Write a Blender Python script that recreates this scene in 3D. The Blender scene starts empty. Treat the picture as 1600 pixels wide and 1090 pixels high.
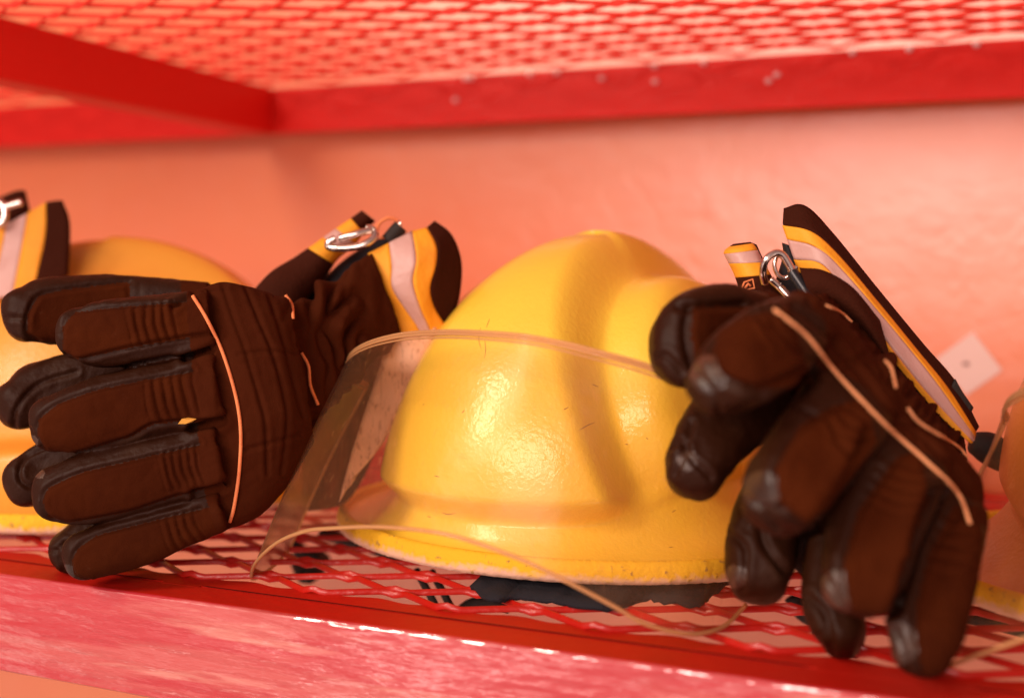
import bpy, bmesh, math, random
import numpy as np
from mathutils import Vector, Matrix, noise
from mathutils.bvhtree import BVHTree
random.seed(7); rng = np.random.default_rng(7)
SC = bpy.context.scene; COL = SC.collection

# ------------------------------------------------------------------ camera
FPX = 1860.0                                   # focal length in pixels of a 1600 px wide frame
yaw, pit, rol = map(math.radians, (23.22, -3.21, 0.49))
CAM = np.array([0, 0, .16])
fw = np.array([-math.sin(yaw)*math.cos(pit), math.cos(yaw)*math.cos(pit), math.sin(pit)])
r0 = np.array([math.cos(yaw), math.sin(yaw), 0.]); u0 = np.cross(r0, fw)
RT = r0*math.cos(rol)+u0*math.sin(rol); UP = -r0*math.sin(rol)+u0*math.cos(rol)
cd = bpy.data.cameras.new('camera'); cam = bpy.data.objects.new('camera', cd); COL.objects.link(cam)
cam.matrix_world = Matrix(((RT[0], UP[0], -fw[0], CAM[0]), (RT[1], UP[1], -fw[1], CAM[1]), (RT[2], UP[2], -fw[2], CAM[2]), (0, 0, 0, 1)))
cd.sensor_width = 36; cd.lens = FPX/1600*36; cd.clip_start = .02; cd.clip_end = 60
cd.dof.use_dof = True; cd.dof.focus_distance = .61; cd.dof.aperture_fstop = 3.3
SC.camera = cam

# ------------------------------------------------------------------ light
SC.view_settings.view_transform = 'Standard'; SC.view_settings.look = 'None'
SC.view_settings.exposure = -.24; SC.view_settings.gamma = 1; SC.view_settings.use_curve_mapping = False
W = bpy.data.worlds.new('World'); SC.world = W; W.use_nodes = True
nt = W.node_tree; nd = nt.nodes; lk = nt.links
bg = nd['Background']; tc = nd.new('ShaderNodeTexCoord'); sp = nd.new('ShaderNodeSeparateXYZ')
lk.new(tc.outputs['Generated'], sp.inputs[0])
ra = nd.new('ShaderNodeValToRGB'); mr = nd.new('ShaderNodeMapRange')       # the open side of the bay (-Y) is bright, the back dim and red
mr.inputs['From Min'].default_value = .6; mr.inputs['From Max'].default_value = -.9
lk.new(sp.outputs['Y'], mr.inputs['Value']); lk.new(mr.outputs[0], ra.inputs[0])
e = ra.color_ramp.elements; e[0].position = 0; e[0].color = (.55, .20, .13, 1); e[1].position = 1; e[1].color = (1, .74, .66, 1)
nz = nd.new('ShaderNodeTexNoise'); nz.inputs['Scale'].default_value = 2.3; nz.inputs['Detail'].default_value = 3
lk.new(tc.outputs['Generated'], nz.inputs['Vector'])
m2 = nd.new('ShaderNodeMapRange'); m2.inputs['From Min'].default_value = .40; m2.inputs['From Max'].default_value = .62
m2.inputs['To Min'].default_value = .26; m2.inputs['To Max'].default_value = .80
lk.new(nz.outputs[0], m2.inputs['Value']); lk.new(ra.outputs[0], bg.inputs['Color']); 
gz = nd.new('ShaderNodeMapRange'); gz.inputs['From Min'].default_value = -.02; gz.inputs['From Max'].default_value = -.30; gz.inputs['To Max'].default_value = 1.0; lk.new(sp.outputs['Z'], gz.inputs['Value'])
gy = nd.new('ShaderNodeMapRange'); gy.inputs['From Min'].default_value = .1; gy.inputs['From Max'].default_value = -.5; lk.new(sp.outputs['Y'], gy.inputs['Value'])   # sunlit ground in front of the rack
gm = nd.new('ShaderNodeMath'); gm.operation = 'MULTIPLY'; lk.new(gz.outputs[0], gm.inputs[0]); lk.new(gy.outputs[0], gm.inputs[1])
n3 = nd.new('ShaderNodeTexNoise'); n3.inputs['Scale'].default_value = 3.2; n3.inputs['Detail'].default_value = 3; lk.new(tc.outputs['Generated'], n3.inputs['Vector'])
m3 = nd.new('ShaderNodeMapRange'); m3.inputs['From Min'].default_value = .52; m3.inputs['From Max'].default_value = .58; m3.inputs['To Min'].default_value = .6; m3.inputs['To Max'].default_value = 5; lk.new(n3.outputs[0], m3.inputs['Value'])
g2_ = nd.new('ShaderNodeMath'); g2_.operation = 'MULTIPLY'; lk.new(gm.outputs[0], g2_.inputs[0]); lk.new(m3.outputs[0], g2_.inputs[1]); gm = g2_
ga = nd.new('ShaderNodeMath'); ga.operation = 'MULTIPLY_ADD'; lk.new(gm.outputs[0], ga.inputs[0]); lk.new(m2.outputs[0], ga.inputs[1]); lk.new(m2.outputs[0], ga.inputs[2]); lk.new(ga.outputs[0], bg.inputs['Strength'])

def area(name, loc, aim, sx, sy, power, color):
    l = bpy.data.lights.new(name, 'AREA'); l.shape = 'RECTANGLE'; l.size = sx; l.size_y = sy; l.energy = power; l.color = color
    o = bpy.data.objects.new(name, l); COL.objects.link(o); o.location = loc
    o.rotation_euler = (Vector(aim)-Vector(loc)).to_track_quat('-Z', 'Y').to_euler(); return o
area('key_light', (-1.25, -1.05, 1.25), (-.25, .6, .1), .34, .95, 34, (1, .88, .72))
area('fill_light', (-.22, -1.4, .62), (-.05, 1.0, .3), 1.25, .40, 37, (1, .75, .66))

# ------------------------------------------------------------------ helpers
def P(x, y, d): return CAM+(RT*(x-800)/FPX-UP*(y-545)/FPX+fw)*d
def ray(x, y): return RT*(x-800)/FPX-UP*(y-545)/FPX+fw
def PY(x, y, Y): v = ray(x, y); return CAM+v*(Y/v[1])
def PZ(x, y, z): v = ray(x, y); return CAM+v*((z-CAM[2])/v[2])
def proj(p):
    q = np.asarray(p)-CAM; d = q@fw
    return np.stack([800+FPX*(q@RT)/d, 545-FPX*(q@UP)/d, d], -1)
def nrm(v): v = np.asarray(v, float); return v/np.maximum(np.linalg.norm(v, axis=-1, keepdims=True), 1e-9)
def catmull(pts, n):
    pts = np.asarray(pts, float)
    if len(pts) == 2: t = np.linspace(0, 1, n)[:, None]; return pts[0]*(1-t)+pts[1]*t
    p = np.vstack([2*pts[0]-pts[1], pts, 2*pts[-1]-pts[-2]]); m = len(pts)-1
    u = np.linspace(0, m, n); i = np.minimum(u.astype(int), m-1); t = (u-i)[:, None]
    a, b, c, d = p[i], p[i+1], p[i+2], p[i+3]
    return .5*(2*b+(c-a)*t+(2*a-5*b+4*c-d)*t*t+(-a+3*b-3*c+d)*t**3)
def link(name, me, parent=None):
    o = bpy.data.objects.new(name, me); COL.objects.link(o)
    if parent is not None:
        o.parent = parent; bpy.context.view_layer.update(); o.matrix_parent_inverse = parent.matrix_world.inverted()
    return o
def mesh(name, V, F, mats, parent=None, idx=None, smooth=True):
    me = bpy.data.meshes.new(name); me.from_pydata([tuple(map(float, v)) for v in V], [], [tuple(map(int, f)) for f in F])
    for m in (mats if isinstance(mats, (list, tuple)) else [mats]): me.materials.append(m)
    if idx is not None: me.polygons.foreach_set('material_index', np.asarray(idx, np.int32))
    me.polygons.foreach_set('use_smooth', [smooth]*len(me.polygons)); me.update()
    return link(name, me, parent)
def empty(name, loc, label, cat, group=None):
    o = bpy.data.objects.new(name, None); COL.objects.link(o); o.location = tuple(loc); o.empty_display_size = .02
    tag(o, label, cat, group); bpy.context.view_layer.update(); return o
def tag(o, label=None, cat=None, group=None, kind=None):
    for k, v in (('label', label), ('category', cat), ('group', group), ('kind', kind)):
        if v: o[k] = v
    return o
class MB:
    def __init__(s): s.V = []; s.F = []; s.M = []
    def add(s, V, F, m=0):
        n = len(s.V); s.V += [tuple(map(float, v)) for v in V]; s.F += [tuple(int(i)+n for i in f) for f in F]; s.M += [m]*len(F)
    def box(s, a, b, m=0):
        (x0, y0, z0), (x1, y1, z1) = a, b
        s.add([(x0,y0,z0),(x1,y0,z0),(x1,y1,z0),(x0,y1,z0),(x0,y0,z1),(x1,y0,z1),(x1,y1,z1),(x0,y1,z1)],
              [(0,3,2,1),(4,5,6,7),(0,1,5,4),(1,2,6,5),(2,3,7,6),(3,0,4,7)], m)
    def rings(s, R, cap=True, closed=False, m=0):
        n = len(R[0]); V = np.vstack(R); F = []
        k = len(R)
        for i in range(k if closed else k-1):
            a, b = i*n, ((i+1) % k)*n
            for j in range(n): F.append((a+j, a+(j+1) % n, b+(j+1) % n, b+j))
        if cap and not closed: F.append(tuple(range(n))[::-1]); F.append(tuple(range((k-1)*n, k*n)))
        s.add(V, F, m)
    def tube(s, pts, r, n=8, closed=False, m=0, taper=False):
        pts = np.asarray(pts, float); k = len(pts); R = []
        T = nrm(np.roll(pts, -1, 0)-np.roll(pts, 1, 0)) if closed else nrm(np.gradient(pts, axis=0))
        a = nrm(np.cross(T[0], [0.13, .2, .97])); an = np.linspace(0, 2*math.pi, n, endpoint=False)
        for i in range(k):
            a = nrm(a-T[i]*(a@T[i])); b = np.cross(T[i], a); rr = r if np.isscalar(r) else r[i]
            R.append(pts[i]+rr*(np.cos(an)[:, None]*a+np.sin(an)[:, None]*b))
        s.rings(R, True, closed, m)
    def build(s, name, mats, parent=None, smooth=True, bevel=0): 
        o = mesh(name, s.V, s.F, mats, parent, s.M, smooth)
        if bevel:
            b = o.modifiers.new('bevel', 'BEVEL'); b.width = bevel; b.segments = 3; b.limit_method = 'ANGLE'; b.harden_normals = True
        return o

# ------------------------------------------------------------------ materials
def mat(name, color, rough=.5, spec=.5, coat=0, coat_rough=.1, metal=0, bump=None, mottle=None, sheen=0, rough_var=None):
    m = bpy.data.materials.new(name); m.use_nodes = True; t = m.node_tree; N = t.nodes; L = t.links; b = N['Principled BSDF']
    b.inputs['Base Color'].default_value = (*color, 1); b.inputs['Roughness'].default_value = rough
    b.inputs['Specular IOR Level'].default_value = spec; b.inputs['Metallic'].default_value = metal
    b.inputs['Coat Weight'].default_value = coat; b.inputs['Coat Roughness'].default_value = coat_rough
    if sheen: b.inputs['Sheen Weight'].default_value = sheen; b.inputs['Sheen Roughness'].default_value = .4
    co = N.new('ShaderNodeTexCoord')
    def nz(scale, detail=4, vec=None, rg=.6):
        n = N.new('ShaderNodeTexNoise'); n.inputs['Scale'].default_value = scale; n.inputs['Detail'].default_value = detail; n.inputs['Roughness'].default_value = rg
        if vec:
            mp = N.new('ShaderNodeMapping'); mp.inputs['Scale'].default_value = vec; L.new(co.outputs['Object'], mp.inputs[0]); L.new(mp.outputs[0], n.inputs['Vector'])
        else: L.new(co.outputs['Object'], n.inputs['Vector'])
        return n.outputs[0]
    if mottle:                                            # list of (scale, lo, hi, other colour, amount, vec)
        cur = None
        for (sc, lo, hi, oc, am, vec) in mottle:
            v = N.new('ShaderNodeMapRange'); v.inputs['From Min'].default_value = lo; v.inputs['From Max'].default_value = hi; v.inputs['To Max'].default_value = am
            L.new(nz(sc, 5, vec), v.inputs['Value'])
            mx = N.new('ShaderNodeMix'); mx.data_type = 'RGBA'; L.new(v.outputs[0], mx.inputs['Factor'])
            if cur: L.new(cur, mx.inputs['A'])
            else: mx.inputs['A'].default_value = (*color, 1)
            mx.inputs['B'].default_value = (*oc, 1); cur = mx.outputs['Result']
        L.new(cur, b.inputs['Base Color'])
    if rough_var:
        v = N.new('ShaderNodeMapRange'); sc, lo, hi, a0, a1 = rough_var
        v.inputs['From Min'].default_value = lo; v.inputs['From Max'].default_value = hi; v.inputs['To Min'].default_value = a0; v.inputs['To Max'].default_value = a1
        L.new(nz(sc), v.inputs['Value']); L.new(v.outputs[0], b.inputs['Roughness'])
    if bump:                                              # list of (scale, distance, vec)
        cur = None
        for bb in bump:
            sc, dist = bb[:2]; vec = bb[2] if len(bb) > 2 else None
            n = N.new('ShaderNodeBump'); n.inputs['Strength'].default_value = 1; n.inputs['Distance'].default_value = dist
            L.new(nz(sc, 3, vec), n.inputs['Height'])
            if cur: L.new(cur, n.inputs['Normal'])
            cur = n.outputs[0]
        L.new(cur, b.inputs['Normal']); 
        if coat: L.new(cur, b.inputs['Coat Normal'])
    return m
M = {}
M['red'] = mat('red_gloss_paint', (.44, .009, .004), .36, .4, .10, .15, bump=[(60, .0012), (300, .00015)], mottle=[(9, .45, .7, (.50, .013, .006), .7, None)])
M['flange'] = mat('red_satin_paint', (.50, .010, .004), .55, .15, bump=[(60, .001)], mottle=[(14, .45, .7, (.42, .010, .004), .7, None)])
M['rail'] = mat('red_gloss_paint_with_glare', (.50, .020, .030), .28, .6, 1.0, .03, bump=[(22, .0050, (.30, 1, 1.8)), (110, .0008, (.28, 1, 1.8))],
                mottle=[(9, .45, .72, (.60, .06, .075), .8, (.35, 1, 3)), (7, .52, .60, (.78, .33, .26), .16, (.8, 1, 7)), (45, .60, .70, (.84, .42, .33), .42, (.16, 1, 1.8))])  # cream streaks put the rail's reflections into the colour
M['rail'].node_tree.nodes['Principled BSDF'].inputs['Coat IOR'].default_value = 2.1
M['gap_shade'] = mat('seam_gap_shade', (.07, .004, .003), .9, .1)  # dark strip colour stands in for the shade in the gap
M['red_far'] = mat('lit_red_mesh_paint', (.76, .032, .018), .5, .2)  # brightened red makes up for light missing under the upper mesh
M['glint'] = mat('pale_beam_glint', (.95, .60, .62), .25, .6, .6, .05)
M['beam'] = mat('red_beam_paint', (.80, .018, .012), .48, .2, .10, .12, bump=[(90, .0012, (1, 1, 2)), (260, .0007)])
M['wall'] = mat('orange_red_panel_paint', (.80, .215, .078), .42, .6, .75, .31, bump=[(16, .0012), (180, .00012)], mottle=[(4, .4, .65, (.80, .185, .070), .8, None), (40, .5, .8, (.80, .24, .13), .35, None)], rough_var=(9, .3, .7, .31, .42))
M_WALL = M['wall'].node_tree.nodes['Principled BSDF'].inputs; M_WALL['Coat IOR'].default_value = 1.75
M['yellow'] = mat('yellow_helmet_enamel', (.88, .57, .05), .40, .5, .6, .10, bump=[(330, .0003), (25, .0004)],
                  mottle=[(7, .45, .75, (.86, .46, .03), .7, None), (60, .66, .74, (.70, .36, .05), .3, (1, 1, 3)), (230, .72, .78, (.35, .15, .04), .5, (1, 1, 4))])
M['liner'] = mat('dark_liner', (.018, .014, .017), .7, .3, bump=[(300, .0006)])
M['flap'] = mat('navy_flap_cloth', (.018, .016, .022), .85, .2, bump=[(900, .0005), (60, .002)])
M['leather'] = mat('black_glove_leather', (.024, .0058, .0018), .54, .12, bump=[(520, .0002), (110, .0007)], mottle=[(30, .52, .72, (.045, .018, .009), .6, None)], rough_var=(40, .3, .7, .42, .60))
M['fabric'] = mat('dark_glove_fabric', (.038, .0062, .0010), .88, .05, bump=[(1500, .00022), (70, .0009)], mottle=[(18, .4, .7, (.062, .0115, .0018), .8, None), (260, .66, .8, (.10, .04, .02), .3, None)], sheen=.0)
M['back'] = mat('dark_glove_back_cloth', (.044, .0075, .0016), .88, .05, bump=[(1500, .00025), (50, .0012)], mottle=[(20, .4, .7, (.056, .0110, .0028), .8, None)])
M['cuff'] = mat('dark_knit_cuff', (.042, .0085, .0035), .88, .08, bump=[(700, .0005), (60, .0015)])
M['worn'] = mat('worn_leather_tip', (.040, .015, .008), .40, .5, bump=[(420, .0004), (60, .001)], mottle=[(70, .40, .62, (.10, .045, .026), .7, None), (30, .45, .6, (.024, .009, .005), .9, None)])
M['orange'] = mat('orange_piping', (.80, .24, .09), .6, .2, bump=[(900, .0004)], mottle=[(120, .5, .7, (.62, .13, .045), .7, None)])
M['pale'] = mat('pale_orange_piping', (.82, .34, .15), .6, .2, mottle=[(120, .5, .7, (.62, .2, .08), .7, None)])
M['fold'] = mat('red_brown_fold_cloth', (.10, .022, .010), .85, .1, bump=[(500, .0005)], mottle=[(40, .5, .62, (.26, .05, .02), .6, (1, 1, .3))])
M['cuff_yellow'] = mat('yellow_reflex_tape', (.88, .36, .02), .6, .3, bump=[(400, .0003), (40, .002)], mottle=[(25, .5, .8, (.8, .24, .02), .8, None)])
M['silver'] = mat('silver_reflex_tape', (.60, .34, .30), .42, .4, bump=[(300, .0003), (40, .0015)])
M['ribbed'] = mat('ribbed_reflex_tape', (.92, .55, .36), .45, .4, mottle=[(650, .55, .60, (.42, .18, .10), .7, (1, 1, .012))])
M['metal'] = mat('steel', (.72, .60, .55), .18, .5, metal=1)
M['black'] = mat('black_plastic', (.012, .012, .016), .3, .5)
M['sticker'] = mat('white_sticker', (.80, .56, .50), .6, .3, bump=[(90, .0004)])
M['ink'] = mat('sticker_ink', (.16, .04, .03), .7)
M['scuff'] = mat('yellow_paint_scuff', (.75, .36, .05), .6)
M['strap'] = mat('black_strap', (.022, .014, .012), .7, .3, bump=[(600, .0004)])
M['scratch'] = mat('dark_scratch', (.30, .13, .03), .6)

def trim_mat():
    m = bpy.data.materials.new('frayed_edge_trim'); m.use_nodes = True; t = m.node_tree; N = t.nodes; L = t.links; b = N['Principled BSDF']
    co = N.new('ShaderNodeTexCoord'); s = N.new('ShaderNodeSeparateXYZ'); L.new(co.outputs['Object'], s.inputs[0])
    n = N.new('ShaderNodeTexNoise'); n.inputs['Scale'].default_value = 260; n.inputs['Detail'].default_value = 6; L.new(co.outputs['Object'], n.inputs['Vector'])
    n2 = N.new('ShaderNodeTexNoise'); n2.inputs['Scale'].default_value = 22; L.new(co.outputs['Object'], n2.inputs['Vector'])
    a = N.new('ShaderNodeMath'); a.operation = 'MULTIPLY_ADD'; a.inputs[1].default_value = .009; L.new(n.outputs[0], a.inputs[0]); L.new(s.outputs['Z'], a.inputs[2])
    a2 = N.new('ShaderNodeMath'); a2.operation = 'MULTIPLY_ADD'; a2.inputs[1].default_value = .007; L.new(n2.outputs[0], a2.inputs[0]); L.new(a.outputs[0], a2.inputs[2])
    r = N.new('ShaderNodeMapRange'); r.inputs['From Min'].default_value = .0098; r.inputs['From Max'].default_value = .0135; L.new(a2.outputs[0], r.inputs['Value'])
    x = N.new('ShaderNodeMix'); x.data_type = 'RGBA'; x.inputs['A'].default_value = (.80, .48, .34, 1); x.inputs['B'].default_value = (.85, .48, .015, 1)
    L.new(r.outputs[0], x.inputs['Factor'])
    d = N.new('ShaderNodeMapRange'); d.inputs['From Min'].default_value = .62; d.inputs['From Max'].default_value = .72; L.new(n.outputs[0], d.inputs['Value'])
    x2 = N.new('ShaderNodeMix'); x2.data_type = 'RGBA'; L.new(d.outputs[0], x2.inputs['Factor']); L.new(x.outputs['Result'], x2.inputs['A']); x2.inputs['B'].default_value = (.42, .22, .05, 1)
    L.new(x2.outputs['Result'], b.inputs['Base Color']); b.inputs['Roughness'].default_value = .85
    bu = N.new('ShaderNodeBump'); bu.inputs['Distance'].default_value = .0009; L.new(n.outputs[0], bu.inputs['Height']); L.new(bu.outputs[0], b.inputs['Normal'])
    return m
M['trim'] = trim_mat()
def clear_mat(name, tint, veil, veil_col, rough=.30, bump=.0004):
    m = bpy.data.materials.new(name); m.use_nodes = True; t = m.node_tree; N = t.nodes; L = t.links; N.clear()
    out = N.new('ShaderNodeOutputMaterial'); tr = N.new('ShaderNodeBsdfTransparent'); tr.inputs[0].default_value = (*tint, 1)
    df = N.new('ShaderNodeBsdfDiffuse'); df.inputs[0].default_value = (*veil_col, 1)
    gl = N.new('ShaderNodeBsdfGlossy'); gl.inputs['Roughness'].default_value = rough; gl.inputs[0].default_value = (.6, .55, .5, 1)
    co = N.new('ShaderNodeTexCoord'); n = N.new('ShaderNodeTexNoise'); n.inputs['Scale'].default_value = 30; n.inputs['Detail'].default_value = 3; L.new(co.outputs['Object'], n.inputs['Vector'])
    bu = N.new('ShaderNodeBump'); bu.inputs['Distance'].default_value = bump*3; L.new(n.outputs[0], bu.inputs['Height']); L.new(bu.outputs[0], gl.inputs['Normal'])
    # fine scratches and smears in the plastic
    mp = N.new('ShaderNodeMapping'); mp.inputs['Scale'].default_value = (1, 1, .12); mp.inputs['Rotation'].default_value = (.3, .5, .2); L.new(co.outputs['Object'], mp.inputs[0])
    sn = N.new('ShaderNodeTexNoise'); sn.inputs['Scale'].default_value = 420; sn.inputs['Detail'].default_value = 2; L.new(mp.outputs[0], sn.inputs['Vector'])
    sr = N.new('ShaderNodeMapRange'); sr.inputs['From Min'].default_value = .62; sr.inputs['From Max'].default_value = .80; sr.inputs['To Min'].default_value = veil; sr.inputs['To Max'].default_value = veil+.16; L.new(sn.outputs[0], sr.inputs['Value'])
    m1 = N.new('ShaderNodeMixShader'); L.new(sr.outputs[0], m1.inputs[0]); L.new(tr.outputs[0], m1.inputs[1])
    tl = N.new('ShaderNodeBsdfTranslucent'); tl.inputs[0].default_value = (*veil_col, 1); m0 = N.new('ShaderNodeMixShader'); m0.inputs[0].default_value = .45
    L.new(df.outputs[0], m0.inputs[1]); L.new(tl.outputs[0], m0.inputs[2]); L.new(m0.outputs[0], m1.inputs[2])
    fr = N.new('ShaderNodeFresnel'); fr.inputs['IOR'].default_value = 1.45
    fm = N.new('ShaderNodeMath'); fm.operation = 'MULTIPLY'; fm.inputs[1].default_value = .8; L.new(fr.outputs[0], fm.inputs[0])
    m2 = N.new('ShaderNodeMixShader'); L.new(fm.outputs[0], m2.inputs[0]); L.new(m1.outputs[0], m2.inputs[1]); L.new(gl.outputs[0], m2.inputs[2])
    L.new(m2.outputs[0], out.inputs[0]); return m
M['visor'] = clear_mat('clear_polycarbonate', (1, .93, .82), .055, (1, .48, .20))
M['visor_rim'] = clear_mat('polycarbonate_edge', (.98, .88, .74), .60, (1.0, .58, .27), .12)  # orange veil paints in the light glowing at the sheet's edge

# ------------------------------------------------------------------ wall and rack
X0, X1 = -2.4, 1.3
o = mesh('wall', [(X0, 1.0, -1.2), (X1, 1.0, -1.2), (X1, 1.0, 1.6), (X0, 1.0, 1.6), (X0, 1.03, -1.2), (X1, 1.03, -1.2), (X1, 1.03, 1.6), (X0, 1.03, 1.6)],
         [(0, 1, 2, 3), (5, 4, 7, 6), (0, 4, 5, 1), (3, 2, 6, 7), (0, 3, 7, 4), (1, 5, 6, 2)], M['wall'], smooth=False)
tag(o, kind='structure')
q = [PY(x, y, .9992) for x, y in ((1462, 561), (1520, 518), (1566, 578), (1509, 618))]
b = MB(); b.add([*q, *[p-np.array([0, .0006, 0]) for p in q]], [(0, 3, 2, 1), (4, 5, 6, 7), (0, 1, 5, 4), (1, 2, 6, 5), (2, 3, 7, 6), (3, 0, 4, 7)])
st = b.build('wall_sticker', M['sticker'], smooth=False); tag(st, 'tilted blank white square sticker on the red wall right of the gloves', 'sticker')
q = [PY(x, y, .9980) for x, y in ((1503, 569), (1508, 565), (1515, 567), (1513, 571), (1507, 571))]
b = MB(); b.add(q, [(0, 1, 2, 3, 4)]); b.build('ink_mark', M['ink'], st, False)

rack = empty('storage_rack', (-.3, .476, 0), 'red painted steel rack with expanded metal shelves holding the helmets and gloves', 'rack')
RX0, RX1 = -1.75, .75
LW, SW = .0765, .0358
def expanded(zc, x0, x1, y0, y1, parent, m, thick=.0014, wid=.0033, tilt=72):
    """raised expanded metal: zigzag strands, tilted, touching at the bonds"""
    mb = MB(); half = SW/2; A = half/2
    xb, yb = -.4067, .549
    j0 = math.floor((y0-yb)/half)-1; j1 = math.ceil((y1-yb)/half)+1
    ca, sa = math.cos(math.radians(tilt)), math.sin(math.radians(tilt))
    for j in range(j0, j1+1):
        yc = yb+j*half+A                      # strand between bond rows j and j+1
        if yc-A < y0-.002 or yc+A > y1+.002: continue
        pts = []; n0 = math.floor((x0-xb)/(LW/2)); n1 = math.ceil((x1-xb)/(LW/2))
        for n in range(n0, n1+1):
            s = -1 if (n+j) % 2 == 0 else 1
            xc = xb+n*LW/2
            inner = A-.0005
            for dx in (-.0075, -.0045, 0, .0045, .0075):
                k = .84 if abs(dx) > .007 else 1
                pts.append((xc+dx, yc+s*inner*k, zc+(.0016*(1-abs(dx)/.0075)*-s)))
        pts = np.array(pts); T = nrm(np.gradient(pts, axis=0)); R = []
        prof = [(-.5, -.35), (-.42, -.5), (.42, -.5), (.5, -.35), (.5, .35), (.42, .5), (-.42, .5), (-.5, .35)]
        for p, t in zip(pts, T):
            side = nrm(np.cross([0, 0, 1], t)); up = np.cross(t, side)
            a = side*ca+up*sa; c = -side*sa+up*ca
            R.append(np.array([p+a*(wid*u)+c*(thick*v) for u, v in prof]))
        mb.rings(R)
    return mb.build('mesh_deck', m, parent, smooth=True)
def angle_iron(name, y_face, zt, zb, x0, x1, flange, m, parent, front=True):
    b = MB(); r = .0024; prof = []
    # L profile in (y,z): outer corner rounded
    for a in np.linspace(0, math.pi/2, 6): prof.append((y_face+r-r*math.cos(a), zt-r+r*math.sin(a)))
    prof += [(y_face+flange, zt), (y_face+flange, zt-.004), (y_face+.0045, zt-.004), (y_face+.0045, zb+.001), (y_face+.003, zb), (y_face+.001, zb), (y_face, zb+.001)]
    n = 2; R = [np.array([(x, y, z) for y, z in prof]) for x in np.linspace(x0, x1, n)]
    b.rings(R); k = len(prof); b.M = [1 if 4 <= i < 6 else 0 for i in range(len(b.M))]; o = b.build(name, [m, M['flange']], parent, smooth=False)
    return o
low = link('lower_shelf', None, rack); up = link('upper_shelf', None, rack)
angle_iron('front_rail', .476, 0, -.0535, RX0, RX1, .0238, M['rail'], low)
# welded strip of the mesh sheet along the rail, with its scalloped inner edge
xs = np.arange(RX0, RX1, .0024); b = MB(); ed = .5185+.0022*np.cos((xs+.4067)/LW*4*math.pi+.6)+.0006*np.sin(xs*90)
V = []; F = []
for x, y in zip(xs, ed): V += [(x, .5016, -.0001), (x, y, -.0001), (x, .5016, -.0035), (x, y, -.0035)]
for i in range(len(xs)-1):
    a = 4*i; F += [(a, a+4, a+5, a+1), (a+2, a+3, a+7, a+6), (a, a+2, a+6, a+4), (a+1, a+5, a+7, a+3)]
b.add(V, F); b.box((RX0, .4940, -.012), (RX1, .515, -.010))
for xc, wd in ((-.403, .012), (-.045, .03)):
    b.box((xc-wd, .4985, -.003), (xc+wd, .5025, .0001))
b.build('mesh_border', M['flange'], low, False)
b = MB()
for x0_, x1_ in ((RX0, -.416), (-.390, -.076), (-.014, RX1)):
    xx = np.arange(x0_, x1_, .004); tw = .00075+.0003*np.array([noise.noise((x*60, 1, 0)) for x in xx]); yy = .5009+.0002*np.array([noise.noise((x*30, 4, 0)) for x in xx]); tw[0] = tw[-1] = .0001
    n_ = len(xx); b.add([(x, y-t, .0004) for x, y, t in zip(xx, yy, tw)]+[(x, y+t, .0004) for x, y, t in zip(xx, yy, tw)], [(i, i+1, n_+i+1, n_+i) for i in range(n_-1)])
b.build('seam_shade_strip', M['gap_shade'], low, False)
expanded(.0008, RX0, RX1, .512, .975, low, M['red'])
angle_iron('back_rail', .972, 0, -.045, RX0, RX1, .02, M['beam'], low)
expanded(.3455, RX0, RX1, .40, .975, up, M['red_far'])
angle_iron('back_rail', .972, .3440, .3005, RX0, RX1, .022, M['beam'], up)
# cross bar: L profile along the depth
b = MB(); b.box((-.6745, .30, .3005), (-.6702, .9715, .3440)); b.box((-.702, .30, .3005), (-.6747, .9715, .3045)); b.build('cross_bar', M['beam'], up, False, .0012)
for x in (-.47, -.455, -.45, -.40, -.375, -.33, -.29, -.28, -.24, -.20, -.19, -.12, -.09, -.04, .0, .03, .05, .02):                       # pale blobs added as painted glints on the back rail
    for k in range(1): 
        b = MB()
        c = np.array([x+random.uniform(-.01, .01), .9705, .341+random.uniform(-.022, .001)*(random.random() > .4)]); b.tube([c-[.003, 0, 0], c-[.0015, 0, 0], c, c+[.003, 0, 0]], [.0008, .0022, .0026, .0006], 8)
        b.build('beam_glint', M['glint'], up)

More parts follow.
